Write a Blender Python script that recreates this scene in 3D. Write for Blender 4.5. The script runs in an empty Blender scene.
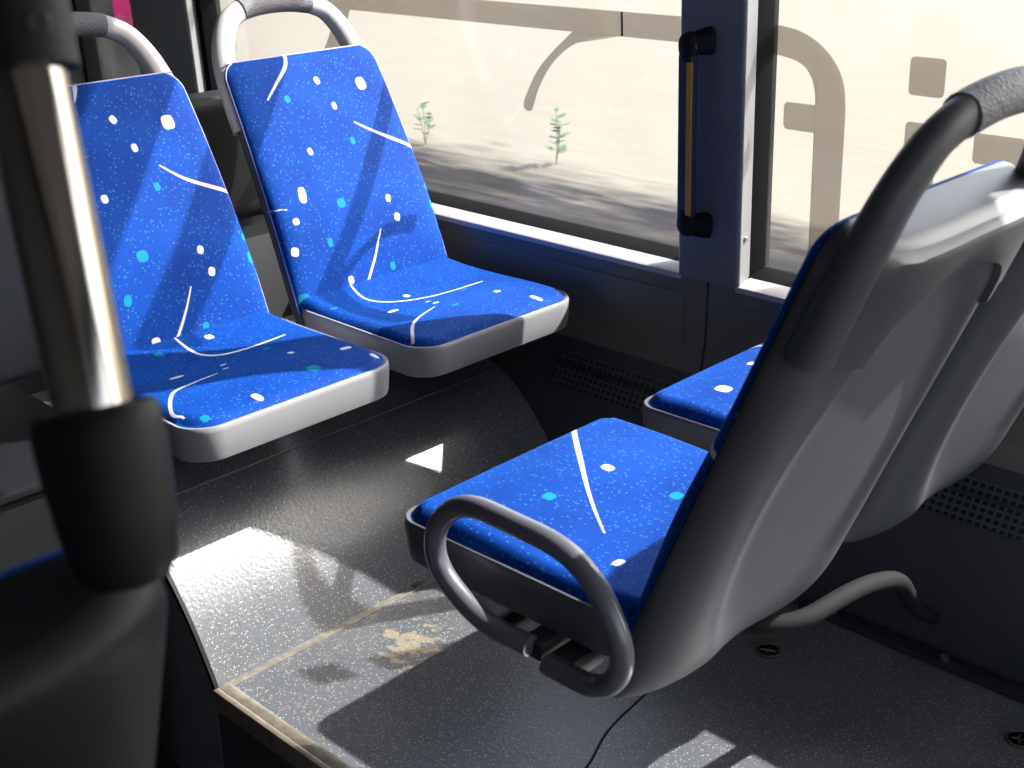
import bpy, bmesh, math, random
import numpy as np
from mathutils import Vector, Matrix

random.seed(7)
sc = bpy.context.scene
col = sc.collection

# ------------------------------------------------------------------ camera, sky, sun, exposure
YAW, PITCH, ROLL, F = -0.7761, 0.3887, 0.0198, 1286.2
CAMH = 1.25
cy_, sy_ = math.cos(YAW), math.sin(YAW)
cp_, sp_ = math.cos(PITCH), math.sin(PITCH)
cr_, sr_ = math.cos(ROLL), math.sin(ROLL)
fwd = Vector((sy_*cp_, cy_*cp_, -sp_))
rgt = Vector((cy_, -sy_, 0))
dwn = fwd.cross(rgt)
R_ = cr_*rgt + sr_*dwn
D_ = -sr_*rgt + cr_*dwn
cam_d = bpy.data.cameras.new('camera')
cam = bpy.data.objects.new('camera', cam_d)
col.objects.link(cam)
m = Matrix((R_, -D_, -fwd)).transposed().to_4x4()
m.translation = Vector((0, 0, CAMH))
cam.matrix_world = m
cam_d.sensor_fit = 'HORIZONTAL'
cam_d.sensor_width = 36
cam_d.lens = F*36/1024
cam_d.clip_start = 0.02
cam_d.clip_end = 500
cam_d.dof.use_dof = True
cam_d.dof.focus_distance = 2.1
cam_d.dof.aperture_fstop = 9.0
sc.camera = cam

SUN = Vector((0.563, 0.963, 1.0)).normalized()       # towards the sun
sun_d = bpy.data.lights.new('sun', 'SUN')
sun_d.energy = 15.0
sun_d.angle = math.radians(0.6)
sun_d.color = (1.0, 0.965, 0.91)
sun = bpy.data.objects.new('sun', sun_d)
col.objects.link(sun)
sun.rotation_euler = SUN.to_track_quat('Z', 'Y').to_euler()
sun.location = SUN*30

w = bpy.data.worlds.new('sky')
sc.world = w
w.use_nodes = True
wn = w.node_tree
wn.nodes.clear()
sky = wn.nodes.new('ShaderNodeTexSky')
sky.sky_type = 'NISHITA'
sky.sun_disc = False
sky.sun_elevation = math.asin(SUN.z)
sky.sun_rotation = math.atan2(SUN.x, SUN.y)
sky.dust_density = 2.5
bg = wn.nodes.new('ShaderNodeBackground')
bg.inputs['Strength'].default_value = 0.80
wo = wn.nodes.new('ShaderNodeOutputWorld')
hs = wn.nodes.new('ShaderNodeHueSaturation'); hs.inputs['Saturation'].default_value = .6      # hazy sky
wn.links.new(sky.outputs[0], hs.inputs['Color'])
wn.links.new(hs.outputs[0], bg.inputs[0])
wn.links.new(bg.outputs[0], wo.inputs[0])

sc.view_settings.view_transform = 'Standard'
sc.view_settings.look = 'None'
sc.view_settings.exposure = 0.0
sc.view_settings.gamma = 1.0
sc.view_settings.use_curve_mapping = False

# ------------------------------------------------------------------ materials
def lin(r, g, b):
    f = lambda c: (c/255/12.92) if c/255 <= .04045 else ((c/255+.055)/1.055)**2.4
    return (f(r), f(g), f(b), 1)

def mat(name, colr, rough=.5, metal=0, spec=.5, coat=0, noise=0, nscale=40, bump=0, bscale=200, sheen=0):
    M = bpy.data.materials.new(name)
    M.use_nodes = True
    nt = M.node_tree
    b = nt.nodes['Principled BSDF']
    b.inputs['Base Color'].default_value = colr
    b.inputs['Roughness'].default_value = rough
    b.inputs['Metallic'].default_value = metal
    b.inputs['Specular IOR Level'].default_value = spec
    b.inputs['Coat Weight'].default_value = coat
    if sheen:
        b.inputs['Sheen Weight'].default_value = sheen
    tc = nt.nodes.new('ShaderNodeTexCoord')
    if noise:
        n = nt.nodes.new('ShaderNodeTexNoise')
        n.inputs['Scale'].default_value = nscale
        n.inputs['Detail'].default_value = 5
        nt.links.new(tc.outputs['Object'], n.inputs['Vector'])
        r = nt.nodes.new('ShaderNodeMapRange')
        r.inputs['From Min'].default_value = .3
        r.inputs['From Max'].default_value = .7
        r.inputs['To Min'].default_value = 1-noise
        r.inputs['To Max'].default_value = 1+noise
        nt.links.new(n.outputs['Fac'], r.inputs['Value'])
        mx = nt.nodes.new('ShaderNodeVectorMath')
        mx.operation = 'SCALE'
        mx.inputs[0].default_value = colr[:3]
        nt.links.new(r.outputs[0], mx.inputs['Scale'])
        nt.links.new(mx.outputs[0], b.inputs['Base Color'])
    if bump:
        n2 = nt.nodes.new('ShaderNodeTexNoise')
        n2.inputs['Scale'].default_value = bscale
        n2.inputs['Detail'].default_value = 3
        nt.links.new(tc.outputs['Object'], n2.inputs['Vector'])
        bp = nt.nodes.new('ShaderNodeBump')
        bp.inputs['Strength'].default_value = bump
        bp.inputs['Distance'].default_value = .002
        nt.links.new(n2.outputs['Fac'], bp.inputs['Height'])
        nt.links.new(bp.outputs[0], b.inputs['Normal'])
    return M

SHELL = mat('grey_seat_plastic', lin(82, 83, 89), .42, bump=.12, bscale=900, noise=.04, nscale=12)
YOKE = mat('dark_handle_plastic', lin(72, 72, 78), .45, bump=.12, bscale=900)
RIMM = mat('sunlit_seat_rim_plastic', lin(138, 138, 143), .38, noise=.03, nscale=20)  # lighter copy of the seat plastic, sunlight put into the colour
HNDL = mat('sunlit_handle_plastic', lin(176, 173, 176), .4)  # left handles: same plastic as the right ones, sun painted into its tone
TUBE = mat('armrest_tube_coating', lin(92, 92, 102), .3, coat=.2)
PILL = mat('pillar_plastic', lin(112, 113, 115), .5, noise=.04, nscale=8, bump=.08, bscale=600)
PANEL = mat('side_panel_plastic', lin(104, 102, 98), .5, noise=.06, nscale=6, bump=.08, bscale=500)
SILL = mat('sill_plastic', lin(175, 172, 178), .4, noise=.05, nscale=14)
RUBBER = mat('black_rubber', lin(9, 9, 11), .7, spec=.1)
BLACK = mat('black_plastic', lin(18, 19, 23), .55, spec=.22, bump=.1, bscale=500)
DARKPL = mat('dark_grey_plastic', lin(44, 46, 52), .5, noise=.05, nscale=9)
STEEL = mat('brushed_steel', lin(146, 140, 134), .09, metal=1, noise=.03, nscale=30)
SCREW = mat('screw_metal', lin(190, 185, 175), .3, metal=1)
YELLOW = mat('ochre_handle_strip', lin(206, 146, 44), .45)
CEIL = mat('ceiling_laminate', lin(178, 178, 182), .6)
TRIM = mat('worn_aluminium_edge', lin(150, 140, 128), .38, metal=.7, noise=.25, nscale=60)
TAPE = mat('worn_sealed_seam', lin(118, 113, 106), .45, noise=.3, nscale=90)
DUCT = mat('heater_duct_metal', lin(58, 60, 68), .5, noise=.08, nscale=30)
PINK = mat('magenta_sticker', lin(205, 84, 146), .5)
PINK.node_tree.nodes['Principled BSDF'].inputs['Transmission Weight'].default_value = .5
PINK.node_tree.nodes['Principled BSDF'].inputs['Roughness'].default_value = 1
PINK.node_tree.nodes['Principled BSDF'].inputs['IOR'].default_value = 1.05
WHITEINK = mat('white_sticker_ink', lin(238, 214, 228), .5)
PIPING = mat('seat_piping', lin(150, 160, 205), .5)
LEAF = mat('weed_leaf', lin(66, 92, 52), .6, noise=.2, nscale=60)

def floor_material():
    M = bpy.data.materials.new('speckled_vinyl_floor')
    M.use_nodes = True
    nt = M.node_tree; L = nt.links.new
    b = nt.nodes['Principled BSDF']
    tc = nt.nodes.new('ShaderNodeTexCoord')
    def vor(scale, th0, th1, seedoff):
        mp = nt.nodes.new('ShaderNodeMapping')
        mp.inputs['Location'].default_value = (seedoff, seedoff*.7, 0)
        L(tc.outputs['Object'], mp.inputs['Vector'])
        v = nt.nodes.new('ShaderNodeTexVoronoi')
        v.inputs['Scale'].default_value = scale
        L(mp.outputs[0], v.inputs['Vector'])
        r = nt.nodes.new('ShaderNodeMapRange')
        r.inputs['From Min'].default_value = th0; r.inputs['From Max'].default_value = th1
        r.inputs['To Min'].default_value = 1; r.inputs['To Max'].default_value = 0
        L(v.outputs['Distance'], r.inputs['Value'])
        # only some of the cells carry a flake
        sp = nt.nodes.new('ShaderNodeSeparateColor')
        L(v.outputs['Color'], sp.inputs[0])
        g = nt.nodes.new('ShaderNodeMath'); g.operation = 'GREATER_THAN'; g.inputs[1].default_value = .45
        L(sp.outputs[0], g.inputs[0])
        mu = nt.nodes.new('ShaderNodeMath'); mu.operation = 'MULTIPLY'
        L(r.outputs[0], mu.inputs[0]); L(g.outputs[0], mu.inputs[1])
        return mu.outputs[0], v
    s1, v1 = vor(235, .14, .34, 0)
    s2, v2 = vor(420, .14, .36, 3.1)
    n = nt.nodes.new('ShaderNodeTexNoise'); n.inputs['Scale'].default_value = 5; n.inputs['Detail'].default_value = 6
    L(tc.outputs['Object'], n.inputs['Vector'])
    cr = nt.nodes.new('ShaderNodeValToRGB')
    cr.color_ramp.elements[0].position = .3; cr.color_ramp.elements[0].color = lin(76, 79, 86)
    cr.color_ramp.elements[1].position = .72; cr.color_ramp.elements[1].color = lin(92, 94, 100)
    L(n.outputs['Fac'], cr.inputs[0])
    fl = nt.nodes.new('ShaderNodeValToRGB')
    fl.color_ramp.elements[0].color = lin(200, 176, 150); fl.color_ramp.elements[1].color = lin(176, 186, 188)
    sp = nt.nodes.new('ShaderNodeSeparateColor'); L(v1.outputs['Color'], sp.inputs[0]); L(sp.outputs[1], fl.inputs[0])
    m1 = nt.nodes.new('ShaderNodeMix'); m1.data_type = 'RGBA'
    L(s1, m1.inputs[0]); L(cr.outputs[0], m1.inputs[6]); L(fl.outputs[0], m1.inputs[7])
    m2 = nt.nodes.new('ShaderNodeMix'); m2.data_type = 'RGBA'
    hf = nt.nodes.new('ShaderNodeMath'); hf.operation = 'MULTIPLY'; hf.inputs[1].default_value = .55
    L(s2, hf.inputs[0]); L(hf.outputs[0], m2.inputs[0]); L(m1.outputs[2], m2.inputs[6]); m2.inputs[7].default_value = lin(160, 160, 158)
    # dried yellowish stain near the front edge, with its own ragged shape
    geo = nt.nodes.new('ShaderNodeNewGeometry')
    vs = nt.nodes.new('ShaderNodeVectorMath'); vs.operation = 'SUBTRACT'
    vs.inputs[1].default_value = (-1.450, 1.215, 0)
    L(geo.outputs['Position'], vs.inputs[0])
    ln = nt.nodes.new('ShaderNodeVectorMath'); ln.operation = 'LENGTH'; L(vs.outputs[0], ln.inputs[0])
    nn = nt.nodes.new('ShaderNodeTexNoise'); nn.inputs['Scale'].default_value = 45; nn.inputs['Detail'].default_value = 4
    L(geo.outputs['Position'], nn.inputs['Vector'])
    ad = nt.nodes.new('ShaderNodeMath'); ad.operation = 'MULTIPLY_ADD'; ad.inputs[1].default_value = -.28; L(nn.outputs['Fac'], ad.inputs[0]); L(ln.outputs['Value'], ad.inputs[2])
    rr = nt.nodes.new('ShaderNodeMapRange'); rr.inputs['From Min'].default_value = -.112; rr.inputs['From Max'].default_value = -.098
    rr.inputs['To Min'].default_value = .42; rr.inputs['To Max'].default_value = 0
    L(ad.outputs[0], rr.inputs['Value'])
    m3 = nt.nodes.new('ShaderNodeMix'); m3.data_type = 'RGBA'
    L(rr.outputs[0], m3.inputs[0]); L(m2.outputs[2], m3.inputs[6]); m3.inputs[7].default_value = lin(176, 160, 128)
    L(m3.outputs[2], b.inputs['Base Color'])
    b.inputs['Specular IOR Level'].default_value = .85
    b.inputs['Roughness'].default_value = .33
    nb = nt.nodes.new('ShaderNodeTexNoise'); nb.inputs['Scale'].default_value = 160; nb.inputs['Detail'].default_value = 2
    L(tc.outputs['Object'], nb.inputs['Vector'])
    bp = nt.nodes.new('ShaderNodeBump'); bp.inputs['Strength'].default_value = .25; bp.inputs['Distance'].default_value = .002
    L(nb.outputs['Fac'], bp.inputs['Height']); L(bp.outputs[0], b.inputs['Normal'])
    return M
FLOOR = floor_material()

def fabric_material():
    M = bpy.data.materials.new('blue_patterned_seat_velour')
    M.use_nodes = True
    nt = M.node_tree; L = nt.links.new
    b = nt.nodes['Principled BSDF']
    tc = nt.nodes.new('ShaderNodeTexCoord')
    n = nt.nodes.new('ShaderNodeTexNoise'); n.inputs['Scale'].default_value = 9; n.inputs['Detail'].default_value = 4
    L(tc.outputs['Object'], n.inputs['Vector'])
    n2 = nt.nodes.new('ShaderNodeTexNoise'); n2.inputs['Scale'].default_value = 420; n2.inputs['Detail'].default_value = 2
    L(tc.outputs['Object'], n2.inputs['Vector'])
    av = nt.nodes.new('ShaderNodeMath'); av.operation = 'MULTIPLY_ADD'; av.inputs[1].default_value = .5
    L(n.outputs['Fac'], av.inputs[0])
    hv = nt.nodes.new('ShaderNodeMath'); hv.operation = 'MULTIPLY'; hv.inputs[1].default_value = .5
    L(n2.outputs['Fac'], hv.inputs[0]); L(hv.outputs[0], av.inputs[2])
    cr = nt.nodes.new('ShaderNodeValToRGB')
    cr.color_ramp.elements[0].position = .35; cr.color_ramp.elements[0].color = FAB0
    cr.color_ramp.elements[1].position = .65; cr.color_ramp.elements[1].color = FAB1
    L(av.outputs[0], cr.inputs[0])
    v = nt.nodes.new('ShaderNodeTexVoronoi'); v.inputs['Scale'].default_value = 125
    L(tc.outputs['Object'], v.inputs['Vector'])
    r = nt.nodes.new('ShaderNodeMapRange')
    r.inputs['From Min'].default_value = .14; r.inputs['From Max'].default_value = .27
    r.inputs['To Min'].default_value = .40; r.inputs['To Max'].default_value = 0
    L(v.outputs['Distance'], r.inputs['Value'])
    m0 = nt.nodes.new('ShaderNodeMix'); m0.data_type = 'RGBA'
    L(r.outputs[0], m0.inputs[0]); L(cr.outputs[0], m0.inputs[6]); m0.inputs[7].default_value = lin(64, 140, 190)
    def mask(attr):
        a = nt.nodes.new('ShaderNodeAttribute'); a.attribute_name = attr
        q = nt.nodes.new('ShaderNodeMapRange')
        q.inputs['From Min'].default_value = -.0006; q.inputs['From Max'].default_value = .0006
        q.inputs['To Min'].default_value = 1; q.inputs['To Max'].default_value = 0
        L(a.outputs['Fac'], q.inputs['Value'])
        return q.outputs[0]
    m1 = nt.nodes.new('ShaderNodeMix'); m1.data_type = 'RGBA'
    L(mask('cyan_marks'), m1.inputs[0]); L(m0.outputs[2], m1.inputs[6]); m1.inputs[7].default_value = lin(8, 118, 146)
    m2 = nt.nodes.new('ShaderNodeMix'); m2.data_type = 'RGBA'
    L(mask('white_marks'), m2.inputs[0]); L(m1.outputs[2], m2.inputs[6]); m2.inputs[7].default_value = lin(205, 205, 214)
    L(m2.outputs[2], b.inputs['Base Color'])
    b.inputs['Roughness'].default_value = .75
    b.inputs['Specular IOR Level'].default_value = .12
    b.inputs['Sheen Weight'].default_value = .14
    b.inputs['Sheen Roughness'].default_value = .45
    b.inputs['Sheen Tint'].default_value = lin(20, 150, 255)
    bp = nt.nodes.new('ShaderNodeBump'); bp.inputs['Strength'].default_value = .3; bp.inputs['Distance'].default_value = .001
    L(n2.outputs['Fac'], bp.inputs['Height']); L(bp.outputs[0], b.inputs['Normal'])
    return M
FAB0 = lin(0, 42, 120); FAB1 = lin(0, 62, 150)
FABRIC = fabric_material()

def glass_material():
    M = bpy.data.materials.new('window_glass')
    M.use_nodes = True
    nt = M.node_tree; nt.nodes.clear(); L = nt.links.new
    o = nt.nodes.new('ShaderNodeOutputMaterial')
    t = nt.nodes.new('ShaderNodeBsdfTransparent'); t.inputs[0].default_value = (.93, .94, .93, 1)
    g = nt.nodes.new('ShaderNodeBsdfGlossy'); g.inputs['Roughness'].default_value = .02
    fr = nt.nodes.new('ShaderNodeFresnel'); fr.inputs[0].default_value = 1.18
    mx = nt.nodes.new('ShaderNodeMixShader')
    L(fr.outputs[0], mx.inputs[0]); L(t.outputs[0], mx.inputs[1]); L(g.outputs[0], mx.inputs[2])
    # dusty film and smears
    d = nt.nodes.new('ShaderNodeBsdfTranslucent'); d.inputs[0].default_value = (.9, .87, .86, 1)
    tc = nt.nodes.new('ShaderNodeTexCoord')
    n = nt.nodes.new('ShaderNodeTexNoise'); n.inputs['Scale'].default_value = 4; n.inputs['Detail'].default_value = 5
    L(tc.outputs['Object'], n.inputs['Vector'])
    r = nt.nodes.new('ShaderNodeMapRange'); r.inputs['From Min'].default_value = .35; r.inputs['From Max'].default_value = .75
    r.inputs['To Min'].default_value = .003; r.inputs['To Max'].default_value = .012
    L(n.outputs['Fac'], r.inputs['Value'])
    m2 = nt.nodes.new('ShaderNodeMixShader')
    L(r.outputs[0], m2.inputs[0]); L(mx.outputs[0], m2.inputs[1]); L(d.outputs[0], m2.inputs[2])
    L(m2.outputs[0], o.inputs[0])
    return M
GLASS = glass_material()

def decal_material():
    M = bpy.data.materials.new('perforated_window_film')
    M.use_nodes = True
    nt = M.node_tree; nt.nodes.clear(); L = nt.links.new
    o = nt.nodes.new('ShaderNodeOutputMaterial')
    t = nt.nodes.new('ShaderNodeBsdfTransparent'); t.inputs[0].default_value = (.72, .69, .67, 1)
    d = nt.nodes.new('ShaderNodeBsdfDiffuse'); d.inputs[0].default_value = (.12, .115, .11, 1)
    mx = nt.nodes.new('ShaderNodeMixShader'); mx.inputs[0].default_value = .15
    L(t.outputs[0], mx.inputs[1]); L(d.outputs[0], mx.inputs[2]); L(mx.outputs[0], o.inputs[0])
    return M
DECAL = decal_material()

def outdoor_material():
    """pale sunlit gravel; a ragged dark strip of soil and kerb stones runs along the road side"""
    M = bpy.data.materials.new('pale_gravel_and_soil')
    M.use_nodes = True
    nt = M.node_tree; L = nt.links.new
    b = nt.nodes['Principled BSDF']; b.inputs['Roughness'].default_value = .9; b.inputs['Specular IOR Level'].default_value = .1
    geo = nt.nodes.new('ShaderNodeNewGeometry')
    mp = nt.nodes.new('ShaderNodeMapping'); mp.inputs['Scale'].default_value = (.9, 5.5, 5.5)
    L(geo.outputs['Position'], mp.inputs['Vector'])
    n = nt.nodes.new('ShaderNodeTexNoise'); n.inputs['Scale'].default_value = 1.6; n.inputs['Detail'].default_value = 7; n.inputs['Roughness'].default_value = .62
    L(mp.outputs[0], n.inputs['Vector'])
    n1 = nt.nodes.new('ShaderNodeTexNoise'); n1.inputs['Scale'].default_value = .9; n1.inputs['Detail'].default_value = 4
    L(geo.outputs['Position'], n1.inputs['Vector'])
    sx = nt.nodes.new('ShaderNodeSeparateXYZ'); L(geo.outputs['Position'], sx.inputs[0])
    a = nt.nodes.new('ShaderNodeMath'); a.operation = 'MULTIPLY_ADD'; a.inputs[1].default_value = 1.1
    L(n1.outputs['Fac'], a.inputs[0]); L(sx.outputs['Y'], a.inputs[2])
    a2 = nt.nodes.new('ShaderNodeMath'); a2.operation = 'MULTIPLY_ADD'; a2.inputs[1].default_value = .9
    L(n.outputs['Fac'], a2.inputs[0]); L(a.outputs[0], a2.inputs[2])
    r = nt.nodes.new('ShaderNodeMapRange'); r.inputs['From Min'].default_value = 7.05; r.inputs['From Max'].default_value = 7.65
    L(a2.outputs[0], r.inputs['Value'])
    dk = nt.nodes.new('ShaderNodeValToRGB')
    e = dk.color_ramp.elements
    e[0].position = .42; e[0].color = lin(10, 9, 12); e[1].position = .70; e[1].color = lin(56, 51, 46)
    x = dk.color_ramp.elements.new(.5); x.color = lin(19, 17, 20)
    L(n.outputs['Fac'], dk.inputs[0])
    pa = nt.nodes.new('ShaderNodeValToRGB')
    e = pa.color_ramp.elements
    e[0].position = .3; e[0].color = lin(109, 103, 93); e[1].position = .75; e[1].color = lin(116, 110, 100)
    L(n.outputs['Fac'], pa.inputs[0])
    mx = nt.nodes.new('ShaderNodeMix'); mx.data_type = 'RGBA'
    L(r.outputs[0], mx.inputs[0]); L(dk.outputs[0], mx.inputs[6]); L(pa.outputs[0], mx.inputs[7])
    L(mx.outputs[2], b.inputs['Base Color'])
    return M
OUTDOOR = outdoor_material()

def grille_material():
    """perforated heater grille: rows of square holes drawn as pits in dark metal"""
    M = bpy.data.materials.new('perforated_grille')
    M.use_nodes = True
    nt = M.node_tree; L = nt.links.new
    b = nt.nodes['Principled BSDF']; b.inputs['Roughness'].default_value = .5
    tc = nt.nodes.new('ShaderNodeTexCoord')
    sx = nt.nodes.new('ShaderNodeSeparateXYZ'); L(tc.outputs['Object'], sx.inputs[0])
    def band(sock, period, duty):
        f = nt.nodes.new('ShaderNodeMath'); f.operation = 'MULTIPLY'; f.inputs[1].default_value = 1/period
        L(sock, f.inputs[0])
        g = nt.nodes.new('ShaderNodeMath'); g.operation = 'FRACT'; L(f.outputs[0], g.inputs[0])
        h = nt.nodes.new('ShaderNodeMath'); h.operation = 'LESS_THAN'; h.inputs[1].default_value = duty
        L(g.outputs[0], h.inputs[0])
        return h.outputs[0]
    mu = nt.nodes.new('ShaderNodeMath'); mu.operation = 'MULTIPLY'
    L(band(sx.outputs['X'], .0135, .6), mu.inputs[0]); L(band(sx.outputs['Y'], .0125, .6), mu.inputs[1])
    mx = nt.nodes.new('ShaderNodeMix'); mx.data_type = 'RGBA'
    L(mu.outputs[0], mx.inputs[0]); mx.inputs[6].default_value = lin(66, 70, 82); mx.inputs[7].default_value = lin(6, 6, 8)
    L(mx.outputs[2], b.inputs['Base Color'])
    bp = nt.nodes.new('ShaderNodeBump'); bp.invert = True; bp.inputs['Distance'].default_value = .003
    L(mu.outputs[0], bp.inputs['Height']); L(bp.outputs[0], b.inputs['Normal'])
    return M
GRILLE = grille_material()

# ------------------------------------------------------------------ helpers
def tag(o, label=None, cat=None, group=None, kind=None):
    if label: o['label'] = label
    if cat: o['category'] = cat
    if group: o['group'] = group
    if kind: o['kind'] = kind
    return o

def empty(name, loc=(0, 0, 0), rz=0):
    o = bpy.data.objects.new(name, None)
    o.empty_display_size = .1
    col.objects.link(o)
    o.location = loc
    o.rotation_euler = (0, 0, rz)
    return o

def link(name, me, material, parent=None, smooth=True):
    if material is not None:
        for mm in (material if isinstance(material, (list, tuple)) else [material]):
            me.materials.append(mm)
    if smooth:
        for p in me.polygons: p.use_smooth = True
    o = bpy.data.objects.new(name, me)
    col.objects.link(o)
    if parent: o.parent = parent
    return o

def from_bm(name, bm, material, parent=None, smooth=True, angle=None):
    bmesh.ops.recalc_face_normals(bm, faces=bm.faces[:])
    me = bpy.data.meshes.new(name)
    bm.to_mesh(me); bm.free()
    o = link(name, me, material, parent, smooth)
    if smooth and angle:
        me.set_sharp_from_angle(angle=math.radians(angle))
    return o

def box_bm(bm, lo, hi, bev=0.0, segs=2):
    r = bmesh.ops.create_cube(bm, size=1)
    vs = r['verts']
    for v in vs:
        v.co = Vector((lo[i] + (v.co[i]+.5)*(hi[i]-lo[i]) for i in range(3)))
    if bev:
        es = list({e for v in vs for e in v.link_edges})
        bmesh.ops.bevel(bm, geom=es, offset=bev, segments=segs, profile=.6, affect='EDGES', clamp_overlap=True)

def box(name, lo, hi, material, parent=None, bev=0.0, segs=2):
    bm = bmesh.new(); box_bm(bm, lo, hi, bev, segs)
    return from_bm(name, bm, material, parent, smooth=bev > 0, angle=35 if bev > 0 else None)

def prism_bm(bm, pts, axis, a, b):
    """pts: 2-D polygon; extruded along axis (0,1,2) from a to b"""
    def mk(p, t):
        c = [p[0], p[1]]; c.insert(axis, t); return Vector(c)
    lo = [bm.verts.new(mk(p, a)) for p in pts]
    hi = [bm.verts.new(mk(p, b)) for p in pts]
    n = len(pts)
    bm.faces.new(lo); bm.faces.new(hi[::-1])
    for i in range(n):
        bm.faces.new((lo[i], lo[(i+1) % n], hi[(i+1) % n], hi[i]))

def prism(name, pts, axis, a, b, material, parent=None, bev=0, smooth=True):
    bm = bmesh.new(); prism_bm(bm, pts, axis, a, b)
    if bev:
        bmesh.ops.bevel(bm, geom=bm.edges[:], offset=bev, segments=2, profile=.6, affect='EDGES', clamp_overlap=True)
    return from_bm(name, bm, material, parent, smooth, 35)

def smooth_path(P, n=8, closed=False):
    P = [Vector(p) for p in P]; out = []
    for i in range(len(P)-1):
        p0 = P[max(i-1, 0)]; p1 = P[i]; p2 = P[i+1]; p3 = P[min(i+2, len(P)-1)]
        for k in range(n):
            t = k/n
            out.append(.5*((2*p1) + (-p0+p2)*t + (2*p0-5*p1+4*p2-p3)*t*t + (-p0+3*p1-3*p2+p3)*t**3))
    out.append(P[-1])
    return out

def round_path(P, r, n=6):
    """polyline with each inner corner replaced by an arc-like curve of reach r"""
    P = [Vector(p) for p in P]; out = [P[0]]
    for i in range(1, len(P)-1):
        a, b, c = P[i-1], P[i], P[i+1]
        ra = min(r, (a-b).length*.48); rc = min(r, (c-b).length*.48)
        p = b+(a-b).normalized()*ra; q = b+(c-b).normalized()*rc
        for k in range(n+1):
            t = k/n
            out.append(p*(1-t)**2 + b*2*t*(1-t) + q*t*t)
    out.append(P[-1])
    return out

def tube_bm(bm, path, ra, rb=None, up=(0, 0, 1), seg=16, scale=None):
    """sweep; ra = half width across (side), rb = half depth along 'up' reference"""
    rb = rb or ra
    path = [Vector(p) for p in path]; up = Vector(up); rings = []
    for i, p in enumerate(path):
        t = (path[min(i+1, len(path)-1)]-path[max(i-1, 0)]).normalized()
        s = t.cross(up)
        if s.length < 1e-4: s = t.cross(Vector((0, 1, 0)))
        s.normalize(); u = s.cross(t).normalized()
        k = scale(i/(len(path)-1)) if scale else 1
        rings.append([bm.verts.new(p + s*math.cos(2*math.pi*j/seg)*ra*k + u*math.sin(2*math.pi*j/seg)*rb*k) for j in range(seg)])
    for i in range(len(rings)-1):
        for j in range(seg):
            bm.faces.new((rings[i][j], rings[i][(j+1) % seg], rings[i+1][(j+1) % seg], rings[i+1][j]))
    bm.faces.new(rings[0][::-1]); bm.faces.new(rings[-1])

def tube(name, path, ra, material, parent=None, rb=None, up=(0, 0, 1), seg=16, scale=None):
    bm = bmesh.new(); tube_bm(bm, path, ra, rb, up, seg, scale)
    return from_bm(name, bm, material, parent, True, 50)

def lathe(name, prof, material, parent=None, seg=32, mtx=None):
    bm = bmesh.new(); rings = []
    for r, z in prof:
        rings.append([bm.verts.new((max(r, 1e-5)*math.cos(2*math.pi*j/seg), max(r, 1e-5)*math.sin(2*math.pi*j/seg), z)) for j in range(seg)])
    for i in range(len(rings)-1):
        for j in range(seg):
            bm.faces.new((rings[i][j], rings[i][(j+1) % seg], rings[i+1][(j+1) % seg], rings[i+1][j]))
    bm.faces.new(rings[0][::-1]); bm.faces.new(rings[-1])
    if mtx: bmesh.ops.transform(bm, matrix=mtx, verts=bm.verts[:])
    return from_bm(name, bm, material, parent, True, 35)

# ------------------------------------------------------------------ the vehicle body
YW = 1.87            # inner face of the side wall
ZS = 0.525           # window sill
ZT = 1.745            # window head
XL, XR = -4.6, 2.6
YO = -0.62           # opposite wall

def S(o): o['kind'] = 'structure'; return o

# podium floor, stepping down to the aisle along y = .911
pts = [(-1.70, .911), (XR, .911), (XR, YW+.03), (-1.70, YW+.03)]
fl = S(prism('floor', pts, 2, -.03, 0, FLOOR, smooth=False))
aisle = S(box('floor_aisle', (XL, YO, -.30), (XR, .93, -.25), mat('dark_aisle_vinyl', lin(46, 47, 54), .4, noise=.1, nscale=60)))
# riser under the platform edge
bm = bmesh.new()
RP = [(-1.70, .916), (XR, .916)]
for a, b in zip(RP[:-1], RP[1:]):
    v = [bm.verts.new((a[0], a[1], -.25)), bm.verts.new((b[0], b[1], -.25)), bm.verts.new((b[0], b[1], -.03)), bm.verts.new((a[0], a[1], -.03))]
    bm.faces.new(v)
S(from_bm('wall_platform_riser', bm, DARKPL, smooth=False))
# aluminium nosing along the edge, and the worn sealed seam crossing the floor
bm = bmesh.new()
box_bm(bm, (-1.583, .903, -.034), (XR, .914, .0035), .002)
box_bm(bm, (-1.583, .914, -.001), (XR, .934, .0035), .0012)
S(from_bm('trim_1', bm, TRIM, angle=35))
bm = bmesh.new()
box_bm(bm, (-1.592, .918, -.001), (-1.570, YW-.04, .0022), .0008)
S(from_bm('trim_2', bm, TAPE, angle=35))
# sloping heel board and flat top of the box the left pair stands on
prof = smooth_path([(-1.585, 0, .0005), (-1.612, 0, .052), (-1.642, 0, .102), (-1.678, 0, .150), (-1.716, 0, .192), (-1.760, 0, .229), (-1.812, 0, .256), (-1.872, 0, .271), (-1.95, 0, .277), (-2.05, 0, .278)], 4)
prof = [(q.x, q.z) for q in prof]
bm = bmesh.new()
prism_bm(bm, prof + [(-3.4, .278), (-3.4, -.25), (-1.60, -.25), (-1.60, .0003)], 1, .915, 1.793)
S(from_bm('wall_seat_podium', bm, FLOOR, angle=25))
edge = [(x, z+.002) for x, z in prof] + [(-3.4, .280), (-3.4, .272)] + [(x-.006, z-.006) for x, z in prof[::-1]]
S(prism('trim_3', edge, 1, .909, .916, BLACK))
KZ = .278
KX, KS = -1.795, .2505
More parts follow.
